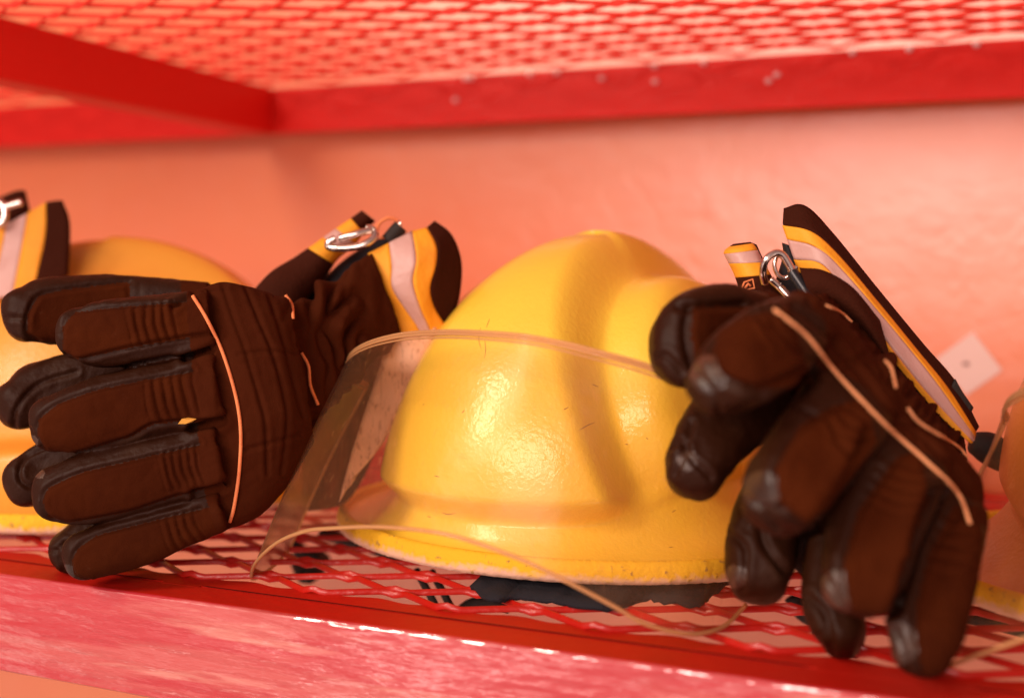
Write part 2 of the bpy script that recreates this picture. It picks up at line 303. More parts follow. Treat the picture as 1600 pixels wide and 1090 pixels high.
# ------------------------------------------------------------------ helmet
def smooth(a, b, x): t = np.clip((x-a)/(b-a), 0, 1); return t*t*(3-2*t)
HB = dict(ax=.158, ay=.146)
def helmet(loc, label, group, rz=0):
    root = empty('fire_helmet', (0, 0, 0), label, 'helmet', group)
    NF, NT = 360, 170; ph = np.linspace(0, 2*math.pi, NF, endpoint=False); V = []
    ca, sa = np.cos(ph), np.sin(ph)
    nb = 34
    for t in range(NT):
        if t < nb:
            k = t/nb                                     # brim: from the edge in and up with a cove into the crown wall
            rx = HB['ax']*(1-k)+.105*k; ry = HB['ay']*(1-k)+.131*k
            zb = .023+.016*(1-smooth(.25, .85, -sa))
            z = .006+(zb-.006)*(.38*k+.62*k**4)
            x = rx*ca; y = ry*sa
        else:
            s = (t-nb)/(NT-1-nb)*math.pi/2
            cr = math.cos(s)**1.0; z0 = .023+.144*math.sin(s)**.90; lift = .016*(1-smooth(.25, .85, -sa))*(1-math.sin(s))
            x = .105*cr*ca; y = .131*cr*sa+.006*math.sin(s)
            z = z0+lift
            hh = (z0-.023)/.147
            w = .080-.064*hh**1.1; wg = .006+.013*hh
            ax_ = np.abs(x)
            Rg = 1-smooth(w-.016*(1-.4*(x > 0)), w+.007+.014*hh, ax_); Lb = smooth(w+wg, w+wg+.016, ax_)
            fade = smooth(0, .10, hh)
            n = np.stack([x/.105**2, (y-.006*math.sin(s))/.131**2, np.full(NF, .0+hh*.9/.132)], -1); n = nrm(n)
            Rg = np.where(x < 0, Rg+(1-Rg)*.45*(1-Lb), Rg); off = ((.013+.002*hh**2)*Rg+.0075*Lb-.005*(1-Rg)*(1-Lb)*(x > 0))*fade
            flat = Rg*fade*smooth(0, .5, -sa)*.004*(1-(ax_/.07)**2)
            off = off-flat*.6
            x = x+n[:, 0]*off; y = y+n[:, 1]*off; z = z+n[:, 2]*off
        zz = z if isinstance(z, np.ndarray) else np.full(NF, z)
        V.append(np.stack([x, y, zz], -1))
    # underside return
    outer = V[0]; inner = outer*np.array([.955, .955, 1])+np.array([0, 0, -.002])
    rings = [inner*np.array([.9, .9, 1])+np.array([0, 0, .006]), inner]+V
    b = MB(); b.rings(rings, cap=False)
    top = len(b.V); b.V.append(tuple(V[-1].mean(0))); n = NF; base = (len(rings)-1)*n
    for j in range(n): b.F.append((base+j, base+(j+1) % n, top)); b.M.append(0)
    b.build('shell', M['yellow'], root)
    # frayed trim round the brim edge
    b = MB(); R = []
    a2 = np.linspace(0, 2*math.pi, 420, endpoint=False)
    for i, a in enumerate(a2):
        c = np.array([HB['ax']*math.cos(a), HB['ay']*math.sin(a), .0045]); o = nrm([math.cos(a)/HB['ax'], math.sin(a)/HB['ay'], 0])
        jit = .0004*noise.noise((a*60, 0, 0))
        ring = []
        for (u, v) in ((-.004, .0062), (-.0012, .0072), (.0006, .0055), (.0014, .002), (.0016, -.002), (.0006, -.0046), (-.004, -.0046)):
            ring.append(c+o*(u+jit)+np.array([0, 0, v+.0003*noise.noise((a*45, 3, u*100))]))
        R.append(np.array(ring))
    b.rings(R, closed=True); b.build('edge_trim', M['trim'], root)
    # dark liner inside
    b = MB(); R = []
    for k, z in ((.90, .004), (.86, .002), (.80, .0), (.60, .002), (.2, .004)):
        R.append(np.stack([HB['ax']*k*ca, HB['ay']*k*sa, np.full(NF, z)], -1)[::6])
    b.rings(R); b.build('liner', M['liner'], root)
    root.location = (0, 0, 0)
    return root
HC = np.array([-.246, .694, .0105])
def at_parent(root, loc, rz=0):
    root.location = tuple(loc); root.rotation_euler = (0, 0, rz); bpy.context.view_layer.update()
hel = helmet(None, 'yellow fire helmet in the middle with clear face shield, both glove pairs beside it', 'fire helmets in a row on the shelf')
at_parent(hel, HC, -.21)
# soft creases of cloth under the brim (neck flap), lying on the mesh
lo = [(735, 918), (770, 938), (800, 934), (830, 936), (869, 941), (936, 951), (974, 947), (1006, 937), (1040, 939), (1090, 946), (1108, 932), (1140, 912), (1170, 905)]
N_ = 60; L = catmull([PZ(x, y, .0035) for x, y in lo], N_); b = MB(); rows = []
for k in range(9):
    t = k/8; row = []
    for i in range(N_):
        p = L[i]+np.array([0, .075*t, .011*t+.003*math.sin(i*.5+t*3)*(1-t)*t*2+.002*noise.noise((i*.6, t*2, 0))*(1-t)])
        p[1] += .0025*noise.noise((i*.9, 5, 0))*(1-t); row.append(p)
    rows.append(row)
V = [p for r in rows for p in r]; F = [(k*N_+i, k*N_+i+1, (k+1)*N_+i+1, (k+1)*N_+i) for k in range(8) for i in range(N_-1)]
b.add(V, F); o = b.build('neck_flap', M['flap'], hel); s = o.modifiers.new('s', 'SOLIDIFY'); s.thickness = .0022; s.offset = 0
def ribbon(name, pa, pb, m, parent, n=40, th=.002):
    A = catmull(pa, n); B = catmull(pb, n); b = MB(); b.add([*A, *B], [(i, i+1, n+i+1, n+i) for i in range(n-1)])
    o = b.build(name, m, parent); s = o.modifiers.new('s', 'SOLIDIFY'); s.thickness = th; s.offset = 0; return o
# chin strap: webbing hanging through the mesh
b = MB()
for pts in ([(650, 890, .60), (664, 915, .595), (680, 945, .59), (697, 985, .585)], [(674, 892, .60), (688, 917, .595), (704, 947, .59), (722, 985, .585)]):
    c = catmull([PY(x, y, Y) for x, y, Y in pts], 14); b.tube(c, .0022, 6)
b.tube(catmull([PY(*p) for p in ((700, 985, .60), (728, 948, .60), (760, 940, .60), (795, 950, .60))], 14), .0034, 6)
b.tube(catmull([PY(*p) for p in ((455, 838, .70), (470, 862, .70), (505, 875, .70), (480, 900, .66), (466, 880, .68))], 20), .0055, 8)
b.tube(catmull([PY(*p) for p in ((505, 835, .66), (560, 848, .64), (620, 868, .62))], 20), .004, 8)
b.build('chin_strap', M['strap'], hel)
# scratches
dg = bpy.context.evaluated_depsgraph_get(); shell = [c for c in hel.children if c.name.startswith('shell')][0]
mw = np.array(shell.matrix_world); vv = np.array([v.co for v in shell.data.vertices])@mw[:3, :3].T+mw[:3, 3]
hb = BVHTree.FromPolygons([tuple(v) for v in vv], [tuple(p.vertices) for p in shell.data.polygons])
sc_ = [[(751, 512), (748, 530), (752, 545)], [(905, 672), (918, 664), (929, 660)], [(925, 600), (935, 604)], [(1050, 800), (1056, 796)], [(690, 800), (700, 803), (712, 801)], [(735, 440), (748, 428)], [(765, 498), (760, 512)], [(757, 530), (759, 545), (757, 560)], [(668, 806), (674, 808)], [(880, 640), (888, 636)]]
for _ in range(7):
    x, y, a, l = random.uniform(650, 1120), random.uniform(420, 880), random.uniform(-.8, .8), random.uniform(2, 9)
    sc_.append([(x, y), (x+l*math.cos(a), y+l*math.sin(a))])
b = MB()
for pts in sc_:
    v = []
    for p in catmull(pts, 6):
        h = hb.ray_cast(Vector(CAM), Vector(nrm(ray(*p))))
        if h[0] is not None: v.append(np.array(h[0]))
    if len(v) > 4:
        b = MB(); b.tube(v, [.00008, .0002, .00022, .0002, .00015, .00008][:len(v)], 5); b.build('scratch', M['scratch'], hel)
# face shield
Bp = [(452, 858, .590), (425, 886, .562), (395, 904, .535), (399, 880, .512), (432, 848, .497), (475, 830, .486), (517, 825, .478), (600, 823, .470), (700, 835, .466), (800, 868, .466), (880, 905, .470), (960, 947, .480), (1010, 975, .490), (1080, 990, .505), (1130, 978, .525), (1165, 945, .555)]
Tp = [(575, 600, .612), (556, 588, .600), (543, 572, .585), (545, 557, .570), (558, 544, .557), (578, 534, .545), (605, 526, .533), (640, 520, .522), (700, 517, .508), (760, 519, .500), (820, 524, .496), (880, 535, .496), (940, 550, .498), (1000, 566, .504), (1060, 588, .512), (1110, 612, .525), (1160, 645, .545)]
shield = link('face_shield', None, hel)
n = 120; m_ = 30; B_ = catmull([PY(*p) for p in Bp], n); T_ = catmull([PY(*p) for p in Tp], n); b = MB()
V = []
for k in range(m_+1):
    t = k/m_
    for i in range(n): V.append(B_[i]*(1-t)+T_[i]*t+np.array([0, -.004*math.sin(math.pi*t), 0]))
b.add(V, [(k*n+i, k*n+i+1, (k+1)*n+i+1, (k+1)*n+i) for k in range(m_) for i in range(n-1)])
o = b.build('shield_pane', M['visor'], shield); 
b = MB(); b.tube(B_, .0010, 8); b.tube(T_, .0009, 8); b.tube(T_*.965+B_*.035+np.array([0, -.0004, 0]), .0005, 6); b.tube(T_*.985+B_*.015+np.array([0, -.0002, 0]), .0009, 6); b.tube(catmull([V[k*n] for k in range(0, m_+1, 5)], 20), .001, 6)
b.build('shield_rim', M['visor_rim'], shield)

def copy_tree(o, parent=None):
    c = o.copy(); COL.objects.link(c)
    if parent is not None: c.parent = parent; c.matrix_parent_inverse = o.matrix_parent_inverse.copy()
    for ch in list(o.children): copy_tree(ch, c)
    return c
h2 = copy_tree(hel); h2['label'] = 'yellow fire helmet at the left edge, half hidden behind the spread gloves'
h2.location = (-.606, .672, .0085); h2.rotation_euler = (0, 0, -1.0)
for ch in list(h2.children):
    if ch.name.startswith(('face_shield', 'neck_flap', 'scratch', 'chin_strap')):
        for g in list(ch.children): bpy.data.objects.remove(g)
        bpy.data.objects.remove(ch)
h3 = copy_tree(hel); h3['label'] = 'orange fire helmet cut off by the right edge, its clear shield in front'
h3.location = (.104, .685, .0105)
for h_, nm, col, oc in ((h3, 'orange_helmet_enamel', (.52, .16, .012), (.44, .12, .010)), (h2, 'shaded_yellow_enamel', (.84, .37, .04), (.82, .31, .04))):  # left helmet's duller yellow holds its shade in the colour
    m_h = mat(nm, col, .42, .5, .3, .15, bump=[(380, .0004)], mottle=[(7, .45, .75, oc, .7, None)])
    for c in h_.children:
        if c.name.startswith('shell'): c.data = c.data.copy(); c.data.materials[0] = m_h

# ------------------------------------------------------------------ gloves
SE = 26
def sec(c, a, b, e=2.5):                      # superellipse ring: centre, half axes a (in the picture) and b (towards the viewer)
    an = np.linspace(0, 2*math.pi, SE, endpoint=False); ca, sa = np.cos(an), np.sin(an)
    u = np.sign(ca)*np.abs(ca)**(2/e); v = np.sign(sa)*np.abs(sa)**(2/e)
    return c+u[:, None]*a+v[:, None]*b
def finger_rings(spec, ht, e=2.9):
    """spec: (px, py, depth, half width px) from base to tip"""
    sp = catmull(spec, 22); pts = np.array([P(x, y, d) for x, y, d, w in sp]); hw = np.array([w*d/FPX for x, y, d, w in sp])
    L = np.concatenate([[0], np.cumsum(np.linalg.norm(np.diff(pts, axis=0), axis=1))])
    # rounded tip appended
    t = nrm(pts[-1]-pts[-3]); ext = hw[-1]*.85
    P2, H2, S2 = list(pts), list(hw), [1.0]*len(pts)
    for a in np.linspace(.2, 1.5, 8): P2.append(pts[-1]+t*ext*math.sin(a)); H2.append(hw[-1]*max(math.cos(a), .05)**.8); S2.append(max(math.cos(a), .06)**.7)
    P2 = np.array(P2); T = nrm(np.gradient(P2, axis=0)); R = []
    for p, w, s, tt in zip(P2, H2, S2, T):
        v = nrm(CAM-p); v = nrm(v-tt*(v@tt)); side = np.cross(tt, v)
        R.append(sec(p, side*w, v*ht*s, e))
    return R, pts
def slab_rings(spec, e=2.6, n=30):
    """spec: (top px, top py, bottom px, bottom py, depth top, depth bottom, half thickness)"""
    sp = catmull(spec, n); R = []
    A = np.array([P(s[0], s[1], s[4]) for s in sp]); B = np.array([P(s[2], s[3], s[5]) for s in sp]); C = (A+B)/2
    T = nrm(np.gradient(C, axis=0))
    for i, s in enumerate(sp):
        a = (A[i]-B[i])/2; v = nrm(CAM-C[i]); v = nrm(v-nrm(a)*(v@nrm(a))); R.append(sec(C[i], a, v*s[6], e))
    return R
def seg_dist(q, pl):
    pl = np.asarray(pl, float); best = np.full(len(q), 1e9)
    for a, b in zip(pl[:-1], pl[1:]):
        ab = b-a; t = np.clip(((q-a)@ab)/max(ab@ab, 1e-9), 0, 1); best = np.minimum(best, np.linalg.norm(q-(a+t[:, None]*ab), axis=1))
    return best
def in_poly(q, poly):
    x, y = q[:, 0], q[:, 1]; c = np.zeros(len(q), bool); n = len(poly); j = n-1
    for i in range(n):
        xi, yi = poly[i]; xj, yj = poly[j]
        c ^= ((yi > y) != (yj > y)) & (x < (xj-xi)*(y-yi)/((yj-yi) or 1e-9)+xi); j = i
    return c
def vnormals(V, F):
    n = np.zeros_like(V); d1 = V[F[:, 2]]-V[F[:, 0]]; d2 = V[F[:, 3]]-V[F[:, 1]]; fn = np.cross(d1, d2)
    for k in range(4): np.add.at(n, F[:, k], fn)
    return nrm(n), nrm(fn)
def lap(V, E, it, lam=.5, w=None):
    deg = np.zeros(len(V)); np.add.at(deg, E[:, 0], 1); np.add.at(deg, E[:, 1], 1)
    for _ in range(it):
        s = np.zeros_like(V); np.add.at(s, E[:, 0], V[E[:, 1]]); np.add.at(s, E[:, 1], V[E[:, 0]])
        d = s/deg[:, None]-V; V = V+d*lam*(1 if w is None else w[:, None])
    return V
def glove_skin(root, fingers, slabs, voxel, creases, ribs, patches, pads, t_cut, cut_line, seed, wrinkle=.0012, gather=(), smooth_it=7, tips=(), bulge=(), grain=.0003):
    """fuse fingers and hand into one skin, carve seams and ribs in it, then part it into fingers and hand"""
    b = MB(); axes = []
    for spec, ht in fingers:
        R, pts = finger_rings(spec, ht); b.rings(R); axes.append(pts)
    for spec in slabs: b.rings(slab_rings(spec))
    me = bpy.data.meshes.new('tmp'); me.from_pydata(b.V, [], b.F); tmp = bpy.data.objects.new('tmp', me); COL.objects.link(tmp)
    bm = bmesh.new(); bm.from_mesh(me); bmesh.ops.recalc_face_normals(bm, faces=bm.faces); bm.to_mesh(me); bm.free()
    md = tmp.modifiers.new('r', 'REMESH'); md.mode = 'VOXEL'; md.voxel_size = voxel
    bpy.context.view_layer.update(); ev = tmp.evaluated_get(bpy.context.evaluated_depsgraph_get()); m = ev.to_mesh()
    V = np.empty(len(m.vertices)*3); m.vertices.foreach_get('co', V); V = V.reshape(-1, 3)
    E = np.empty(len(m.edges)*2, np.int64); m.edges.foreach_get('vertices', E); E = E.reshape(-1, 2)
    F = np.array([list(p.vertices) for p in m.polygons if len(p.vertices) == 4])
    ev.to_mesh_clear(); bpy.data.objects.remove(tmp)
    V = lap(V, E, smooth_it)
    # soft cloth wobble
    N, _ = vnormals(V, F)
    w1 = np.array([noise.noise((x*26+seed, y*26, z*26))+.5*noise.noise((x*60+seed, y*60, z*60)) for x, y, z in V])
    V = V+N*(w1*wrinkle)[:, None]
    N, _ = vnormals(V, F); q = proj(V); view = nrm(CAM-V); face = (N*view).sum(1); fr = smooth(.02, .35, face); xy = q[:, :2]
    disp = np.zeros(len(V))
    for pl, dep, sig in creases:
        c = catmull(pl, max(12, len(pl)*5)); d = seg_dist(xy, c)
        disp -= dep*1.25*np.exp(-(d/sig)**2)*fr; disp += dep*.40*np.exp(-((d-2.6*sig)/(1.5*sig))**2)*fr
    for (ax, ay, bx, by), hl, nr, dep in ribs:
        a = np.array([ax, ay], float); ab = np.array([bx, by], float)-a; Ln = np.linalg.norm(ab); u = ab/Ln; s = np.array([-u[1], u[0]])
        wob = np.array([noise.noise((x*.03, y*.03, seed)) for x, y in xy])*3
        r = xy-a; t = (r@u+wob-.004*(r@s)**2)/Ln; k = np.abs(r@s)/hl
        mask = smooth(-.05, .02, t)*(1-smooth(.98, 1.05, t))*(1-smooth(.85, 1.02, k))*fr
        disp += dep*(np.abs(np.sin(math.pi*nr*t))**.7-.55)*mask*(1-.25*k)
    for poly, dep, f in bulge:
        c = np.mean(poly, 0); inside = in_poly(xy, poly); d = seg_dist(xy, list(poly)+[poly[0]]); disp += np.where(inside, dep*smooth(0, f, d), 0)*fr
    for pl, sig, dep, freq in gather:
        d = seg_dist(xy, pl); g = np.exp(-(d/sig)**2)
        n2 = np.array([abs(noise.noise((x*freq, y*freq*.55, seed+3)))*2-.55 for x, y in xy]); disp += dep*n2*g
    for poly in patches:
        inside = in_poly(xy, poly); d = seg_dist(xy, list(poly)+[poly[0]]); disp += np.where(inside, .0010*smooth(1, 9, d), 0)*fr
    disp += grain*np.array([abs(noise.noise((x*150, y*90, z*150+seed)))*2-.5 for x, y, z in V])
    V = V+N*disp[:, None]
    V = lap(V, E, 1, .35); N, FN = vnormals(V, F)
    # which finger each face belongs to
    C = V[F].mean(1); qc = proj(C)[:, :2]; best = np.full(len(C), 1e9); owner = np.full(len(C), -1)
    for k, ax in enumerate(axes):
        d = seg_dist(C, ax); i0 = ax[int(t_cut*len(ax))]; ok = ((C-i0)@nrm(ax[-1]-ax[0])) > 0
        up_ = (d < best) & ok; owner[up_] = k; best[d < best] = np.where(ok, d, best)[d < best]
    far = best > .034; owner[far] = -1
    matid = np.zeros(len(C), int); q3 = proj(C)[:, :2]; vf = (FN*nrm(CAM-C)).sum(1)
    for poly in patches: matid[in_poly(q3, poly) & (vf > .12)] = 1
    for cx, cy, rad in tips: matid[(np.hypot(q3[:, 0]-cx, q3[:, 1]-cy) < rad) & (matid == 0) & (vf > 0)] = 2
    for k in range(-1, len(axes)):
        sel = np.where(owner == k)[0]
        if len(sel) < 10: continue
        ids = np.unique(F[sel]); mp = np.full(len(V), -1); mp[ids] = np.arange(len(ids)); f2 = mp[F[sel]]
        me = bpy.data.meshes.new('x'); me.vertices.add(len(ids)); me.vertices.foreach_set('co', V[ids].ravel())
        me.loops.add(f2.size); me.loops.foreach_set('vertex_index', f2.ravel()); me.polygons.add(len(f2))
        me.polygons.foreach_set('loop_start', np.arange(len(f2))*4); me.polygons.foreach_set('loop_total', np.full(len(f2), 4)); 
        hand = k < 0
        for mm in ([M['back'], M['back'], M['worn']] if hand else [M['leather'], M['fabric'], M['worn']]): me.materials.append(mm)
        me.polygons.foreach_set('material_index', matid[sel].astype(np.int32)); me.update(calc_edges=True); me.validate()
        me.polygons.foreach_set('use_smooth', [True]*len(f2)); me.normals_split_custom_set_from_vertices([tuple(v) for v in N[ids]])
        link('hand_back' if hand else 'finger', me, root)
    return BVHTree.FromPolygons([tuple(v) for v in V], [tuple(f) for f in F]), (V, F, N)
def on_skin(bvh, x, y, lift=.0006):
    h = bvh.ray_cast(Vector(CAM), Vector(nrm(ray(x, y)))); 
    if h[0] is None: return None
    return np.array(h[0])+nrm(CAM-np.array(h[0]))*lift
def piping(name, pl, bvh, r, m, root):
    c = catmull(pl, max(18, len(pl)*9)); d = []
    for p in c:
        h = bvh.ray_cast(Vector(CAM), Vector(nrm(ray(*p)))); d.append(np.nan if h[0] is None else (np.array(h[0])-CAM)@fw)
    d = np.array(d); ok = ~np.isnan(d)
    if ok.sum() < 4: return
    d = np.interp(np.arange(len(d)), np.arange(len(d))[ok], d[ok]); n = len(d)
    d = np.array([d[max(0, i-2):i+3].min() for i in range(n)])
    for _ in range(4): d[1:-1] = (d[:-2]+2*d[1:-1]+d[2:])/4
    pts = np.array([P(x, y, z-.0003) for (x, y), z in zip(c, d)])
    b = MB(); b.tube(pts, r, 8); return b.build(name, m, root)
def strips(root, curves, names, mats, n=50, th=.0022, wob=.001, sub=6):
    """cuff bands: each pair of neighbouring curves (px, py, depth) spans one band"""
    C = [catmull([P(*p) for p in c], n) for c in curves]
    for k in range(len(C)-1):
        b = MB(); V = []
        for s in range(sub+1):
            t = s/sub; row = C[k]*(1-t)+C[k+1]*t
            for i in range(n):
                p = row[i]; V.append(p+nrm(CAM-p)*wob*noise.noise((p[0]*70, p[1]*70, p[2]*70+4)))
        b.add(V, [(s*n+i, s*n+i+1, (s+1)*n+i+1, (s+1)*n+i) for s in range(sub) for i in range(n-1)])
        o = b.build(names[k], mats[k], root); md = o.modifiers.new('s', 'SOLIDIFY'); md.thickness = th; md.offset = 0
def sleeve(root, spec, cuts, names, mats, e=2.3, n=44):
    """flattened sleeve: lofted sections cut into bands at the given fractions"""
    R = slab_rings(spec, e, n); R = [r+np.array([noise.noise((v[0]*45, v[1]*45, v[2]*45)) for v in r])[:, None]*nrm(CAM-r)*.0016 for r in R]
    ends = [0]+[int(round(c*(n-1))) for c in cuts]+[n-1]
    for k in range(len(ends)-1):
        b = MB(); b.rings(R[ends[k]:ends[k+1]+1]); b.build(names[k], mats[k], root)
GG = 'firefighter gloves clipped together in pairs'

# ---- left pair, front glove
g1 = empty('glove', P(420, 830, .63), 'dark glove with fingers spread leftwards and orange piping across its back', 'glove', GG)
F1 = [((330, 505, .622, 54), (227, 515, .615, 53), (158, 522, .612, 52), (130, 522, .612, 42)), ((345, 607, .620, 56), (202, 634, .613, 57), (130, 652, .610, 54), (90, 660, .610, 45)),
      ((348, 710, .620, 54), (202, 746, .614, 56), (130, 764, .612, 54), (94, 769, .612, 43)), ((350, 795, .622, 32), (300, 811, .620, 38), (212, 842, .617, 43), (135, 867, .615, 38))]
fing = [(f, h) for f, h in zip(F1, (.0165, .0175, .0170, .0145))]
hand = [(292, 462, 325, 828, .628, .628, .014), (343, 441, 372, 822, .627, .628, .019), (383, 446, 415, 796, .630, .634, .024), (425, 458, 452, 752, .636, .642, .027), (456, 468, 492, 690, .644, .650, .024)]
wrist = [(445, 470, 480, 660, .650, .655, .017), (475, 468, 520, 640, .657, .662, .017), (510, 445, 560, 610, .668, .672, .016), (548, 412, 598, 560, .682, .684, .016), (582, 392, 628, 525, .694, .694, .012)]
cre = [
 ([(282, 475), (202, 478), (116, 488), (98, 511), (98, 546), (121, 561), (212, 541), (282, 528), (330, 522)], .0011, 2.6),
 ([(103, 556), (166, 578), (227, 566), (300, 553), (327, 550)], .0016, 3.5),
 ([(303, 579), (222, 594), (151, 609), (91, 630), (61, 655), (58, 678), (71, 703), (106, 710), (202, 683), (242, 662), (340, 653)], .0011, 2.6),
 ([(313, 693), (252, 708), (202, 720), (126, 738), (76, 761), (66, 783), (76, 807), (111, 816), (202, 799), (282, 773), (348, 756)], .0011, 2.6),
 ([(313, 794), (227, 816), (151, 836), (121, 857), (111, 879), (118, 899), (140, 905)], .0011, 2.6),
 ([(290, 560), (318, 550), (329, 546)], .0040, 5), ([(300, 668), (335, 660), (347, 656)], .0040, 5), ([(305, 768), (340, 760), (353, 755)], .0040, 5),
 ([(348, 446), (366, 500), (383, 546), (405, 620), (415, 662), (418, 740)], .0009, 3.0), ([(383, 446), (405, 500), (428, 556), (445, 620), (449, 662), (440, 740)], .0009, 3.0),
 ([(418, 456), (440, 520), (460, 600), (474, 650)], .0008, 3.0), ([(373, 554), (420, 549), (470, 551)], .0007, 3), ([(384, 702), (430, 690), (470, 678)], .0007, 3),
 ([(303, 456), (326, 452), (352, 446)], .0012, 3), ([(270, 480), (285, 470), (303, 458)], .0015, 4), ([(48, 668), (56, 690)], .0008, 2.5)]
rib = [((200, 512, 272, 500), 34, 5, .0021), ((228, 628, 304, 612), 36, 5, .0021), ((250, 737, 310, 723), 32, 5, .0021), ((255, 836, 308, 816), 27, 4, .0019)]
pat = [[(330, 470), (202, 478), (116, 488), (98, 511), (98, 546), (121, 561), (212, 541), (330, 522)],
       [(340, 575), (222, 594), (151, 609), (91, 630), (61, 655), (58, 678), (71, 703), (106, 710), (202, 683), (242, 662), (345, 653)],
       [(350, 688), (252, 708), (202, 720), (126, 738), (76, 761), (66, 783), (76, 807), (111, 816), (202, 799), (282, 773), (350, 756)],
       [(355, 786), (227, 816), (151, 836), (121, 857), (111, 879), (118, 899), (150, 912), (360, 850)]]
bvh1, sk1 = glove_skin(g1, fing, [hand, wrist], .00085, cre, rib, pat, None, .12, None, 1, .0010,
    gather=[([(520, 470), (560, 600)], 55, .0085, .035)], smooth_it=7, tips=[(106, 893, 12), (50, 690, 10), (62, 740, 8)])
PW = .00095
piping('piping', [(301, 462), (323, 498), (348, 551), (368, 617), (376, 672), (374, 733), (366, 790), (359, 815)], bvh1, PW, M['orange'], g1)
piping('piping', [(446, 461), (456, 476), (458, 498)], bvh1, PW*.9, M['orange'], g1)
piping('piping', [(471, 551), (482, 572), (485, 602), (497, 632)], bvh1, PW*.9, M['orange'], g1)
b = MB()
pts = [(278, 662), (284, 654), (294, 652), (307, 654), (300, 659), (290, 662)]
v = [on_skin(bvh1, x, y, .0005) for x, y in pts]; 
if all(p is not None for p in v): b.add(v, [tuple(range(len(v)))]); b.build('paint_scuff', M['scuff'], g1, False)
c0 = [(575, 396, .690), (580, 432, .690), (594, 465, .692), (611, 491, .694), (624, 518, .696), (634, 545, .70)]
c1 = [(608, 380, .692), (613, 415, .688), (613, 448, .688), (631, 478, .692), (654, 514, .697), (662, 548, .70)]
c2 = [(644, 362, .696), (650, 405, .686), (645, 440, .686), (657, 482, .692), (672, 516, .698), (680, 550, .70)]
c3 = [(667, 357, .700), (681, 385, .692), (680, 415, .690), (670, 448, .692), (676, 478, .698), (693, 505, .702)]
c4 = [(678, 346, .704), (704, 368, .706), (719, 408, .708), (717, 460, .708), (707, 495, .708), (697, 530, .708)]
strips(g1, [c0, c1, c2, c3, c4], ['yellow_band', 'reflective_band', 'yellow_band', 'cuff_hem'], [M['cuff_yellow'], M['silver'], M['cuff_yellow'], M['cuff']])
lw = [[(612, 520, .697), (598, 560, .693), (575, 630, .690), (552, 700, .685), (530, 784, .68)], [(682, 512, .699), (664, 560, .695), (632, 630, .690), (592, 700, .686), (548, 752, .682)]]
strips(g1, lw, ['reflective_band'], [M['ribbed']], wob=.002)
# dark folds of the sleeve under the cuff
Rr = slab_rings([(480, 600, 470, 800, .73, .73, .01), (540, 560, 530, 790, .73, .73, .018), (600, 540, 560, 760, .735, .735, .016), (640, 545, 590, 700, .74, .74, .01)], 2.2, 60)
b = MB(); b.rings([r+np.array([noise.noise((v[0]*60, v[1]*60, v[2]*22)) for v in r])[:, None]*nrm(CAM-r)*.009 for r in Rr]); b.build('cuff_fold', M['fold'], g1)

# ---- left pair, rear glove
g2 = empty('glove', P(300, 810, .70), 'dark glove mostly hidden behind the spread glove, its leather fingertips showing past it', 'glove', GG)
F2 = [((330, 478, .672, 40), (180, 478, .665, 48), (80, 486, .655, 53), (42, 492, .65, 44)), ((230, 570, .67, 46), (120, 600, .66, 50), (60, 620, .655, 52), (30, 632, .65, 40)),
      ((230, 690, .67, 46), (130, 715, .66, 50), (75, 738, .655, 50), (40, 752, .65, 42)), ((245, 810, .665, 36), (150, 842, .655, 42), (108, 862, .65, 34))]
hand2 = [(200, 450, 215, 790, .685, .675, .010), (270, 445, 280, 800, .685, .675, .012), (350, 445, 370, 790, .692, .685, .018), (430, 460, 450, 720, .70, .70, .016), (470, 470, 500, 640, .71, .71, .010)]
cre2 = [([(202, 440), (101, 452), (60, 462), (44, 490), (42, 520), (60, 532)], .0013, 3), ([(0, 495), (40, 498)], .0012, 3), ([(120, 580), (60, 600), (25, 640), (22, 668)], .0013, 3),
        ([(90, 690), (40, 715), (30, 745), (45, 760), (60, 755)], .0014, 3), ([(68, 862), (88, 858), (104, 845)], .0012, 2.6), ([(88, 860), (100, 890)], .0012, 2.6)]
glove_skin(g2, [(f, .016) for f in F2], [hand2], .0011, cre2, [], [[(202, 440), (101, 452), (60, 462), (44, 490), (42, 520), (60, 532), (210, 545)]], None, .12, None, 5, .0014, smooth_it=5)
sleeve(g2, [(395, 455, 445, 512, .70, .70, .012), (425, 425, 478, 468, .705, .705, .016), (462, 402, 508, 432, .71, .71, .014), (492, 381, 528, 404, .712, .712, .012), (520, 361, 552, 385, .715, .715, .011), (548, 342, 568, 364, .717, .717, .010), (566, 329, 586, 345, .718, .718, .008)],
       [.44, .58, .70, .83], ['sleeve', 'yellow_band', 'reflective_band', 'yellow_band', 'cuff_hem'], [M['cuff'], M['cuff_yellow'], M['silver'], M['cuff_yellow'], M['cuff']])
sleeve(g2, [(440, 500, 520, 505, .72, .72, .008), (500, 440, 580, 450, .725, .725, .010), (545, 400, 610, 395, .73, .73, .010), (600, 368, 636, 362, .73, .73, .008)], [], ['cuff_lining'], [M['liner']])

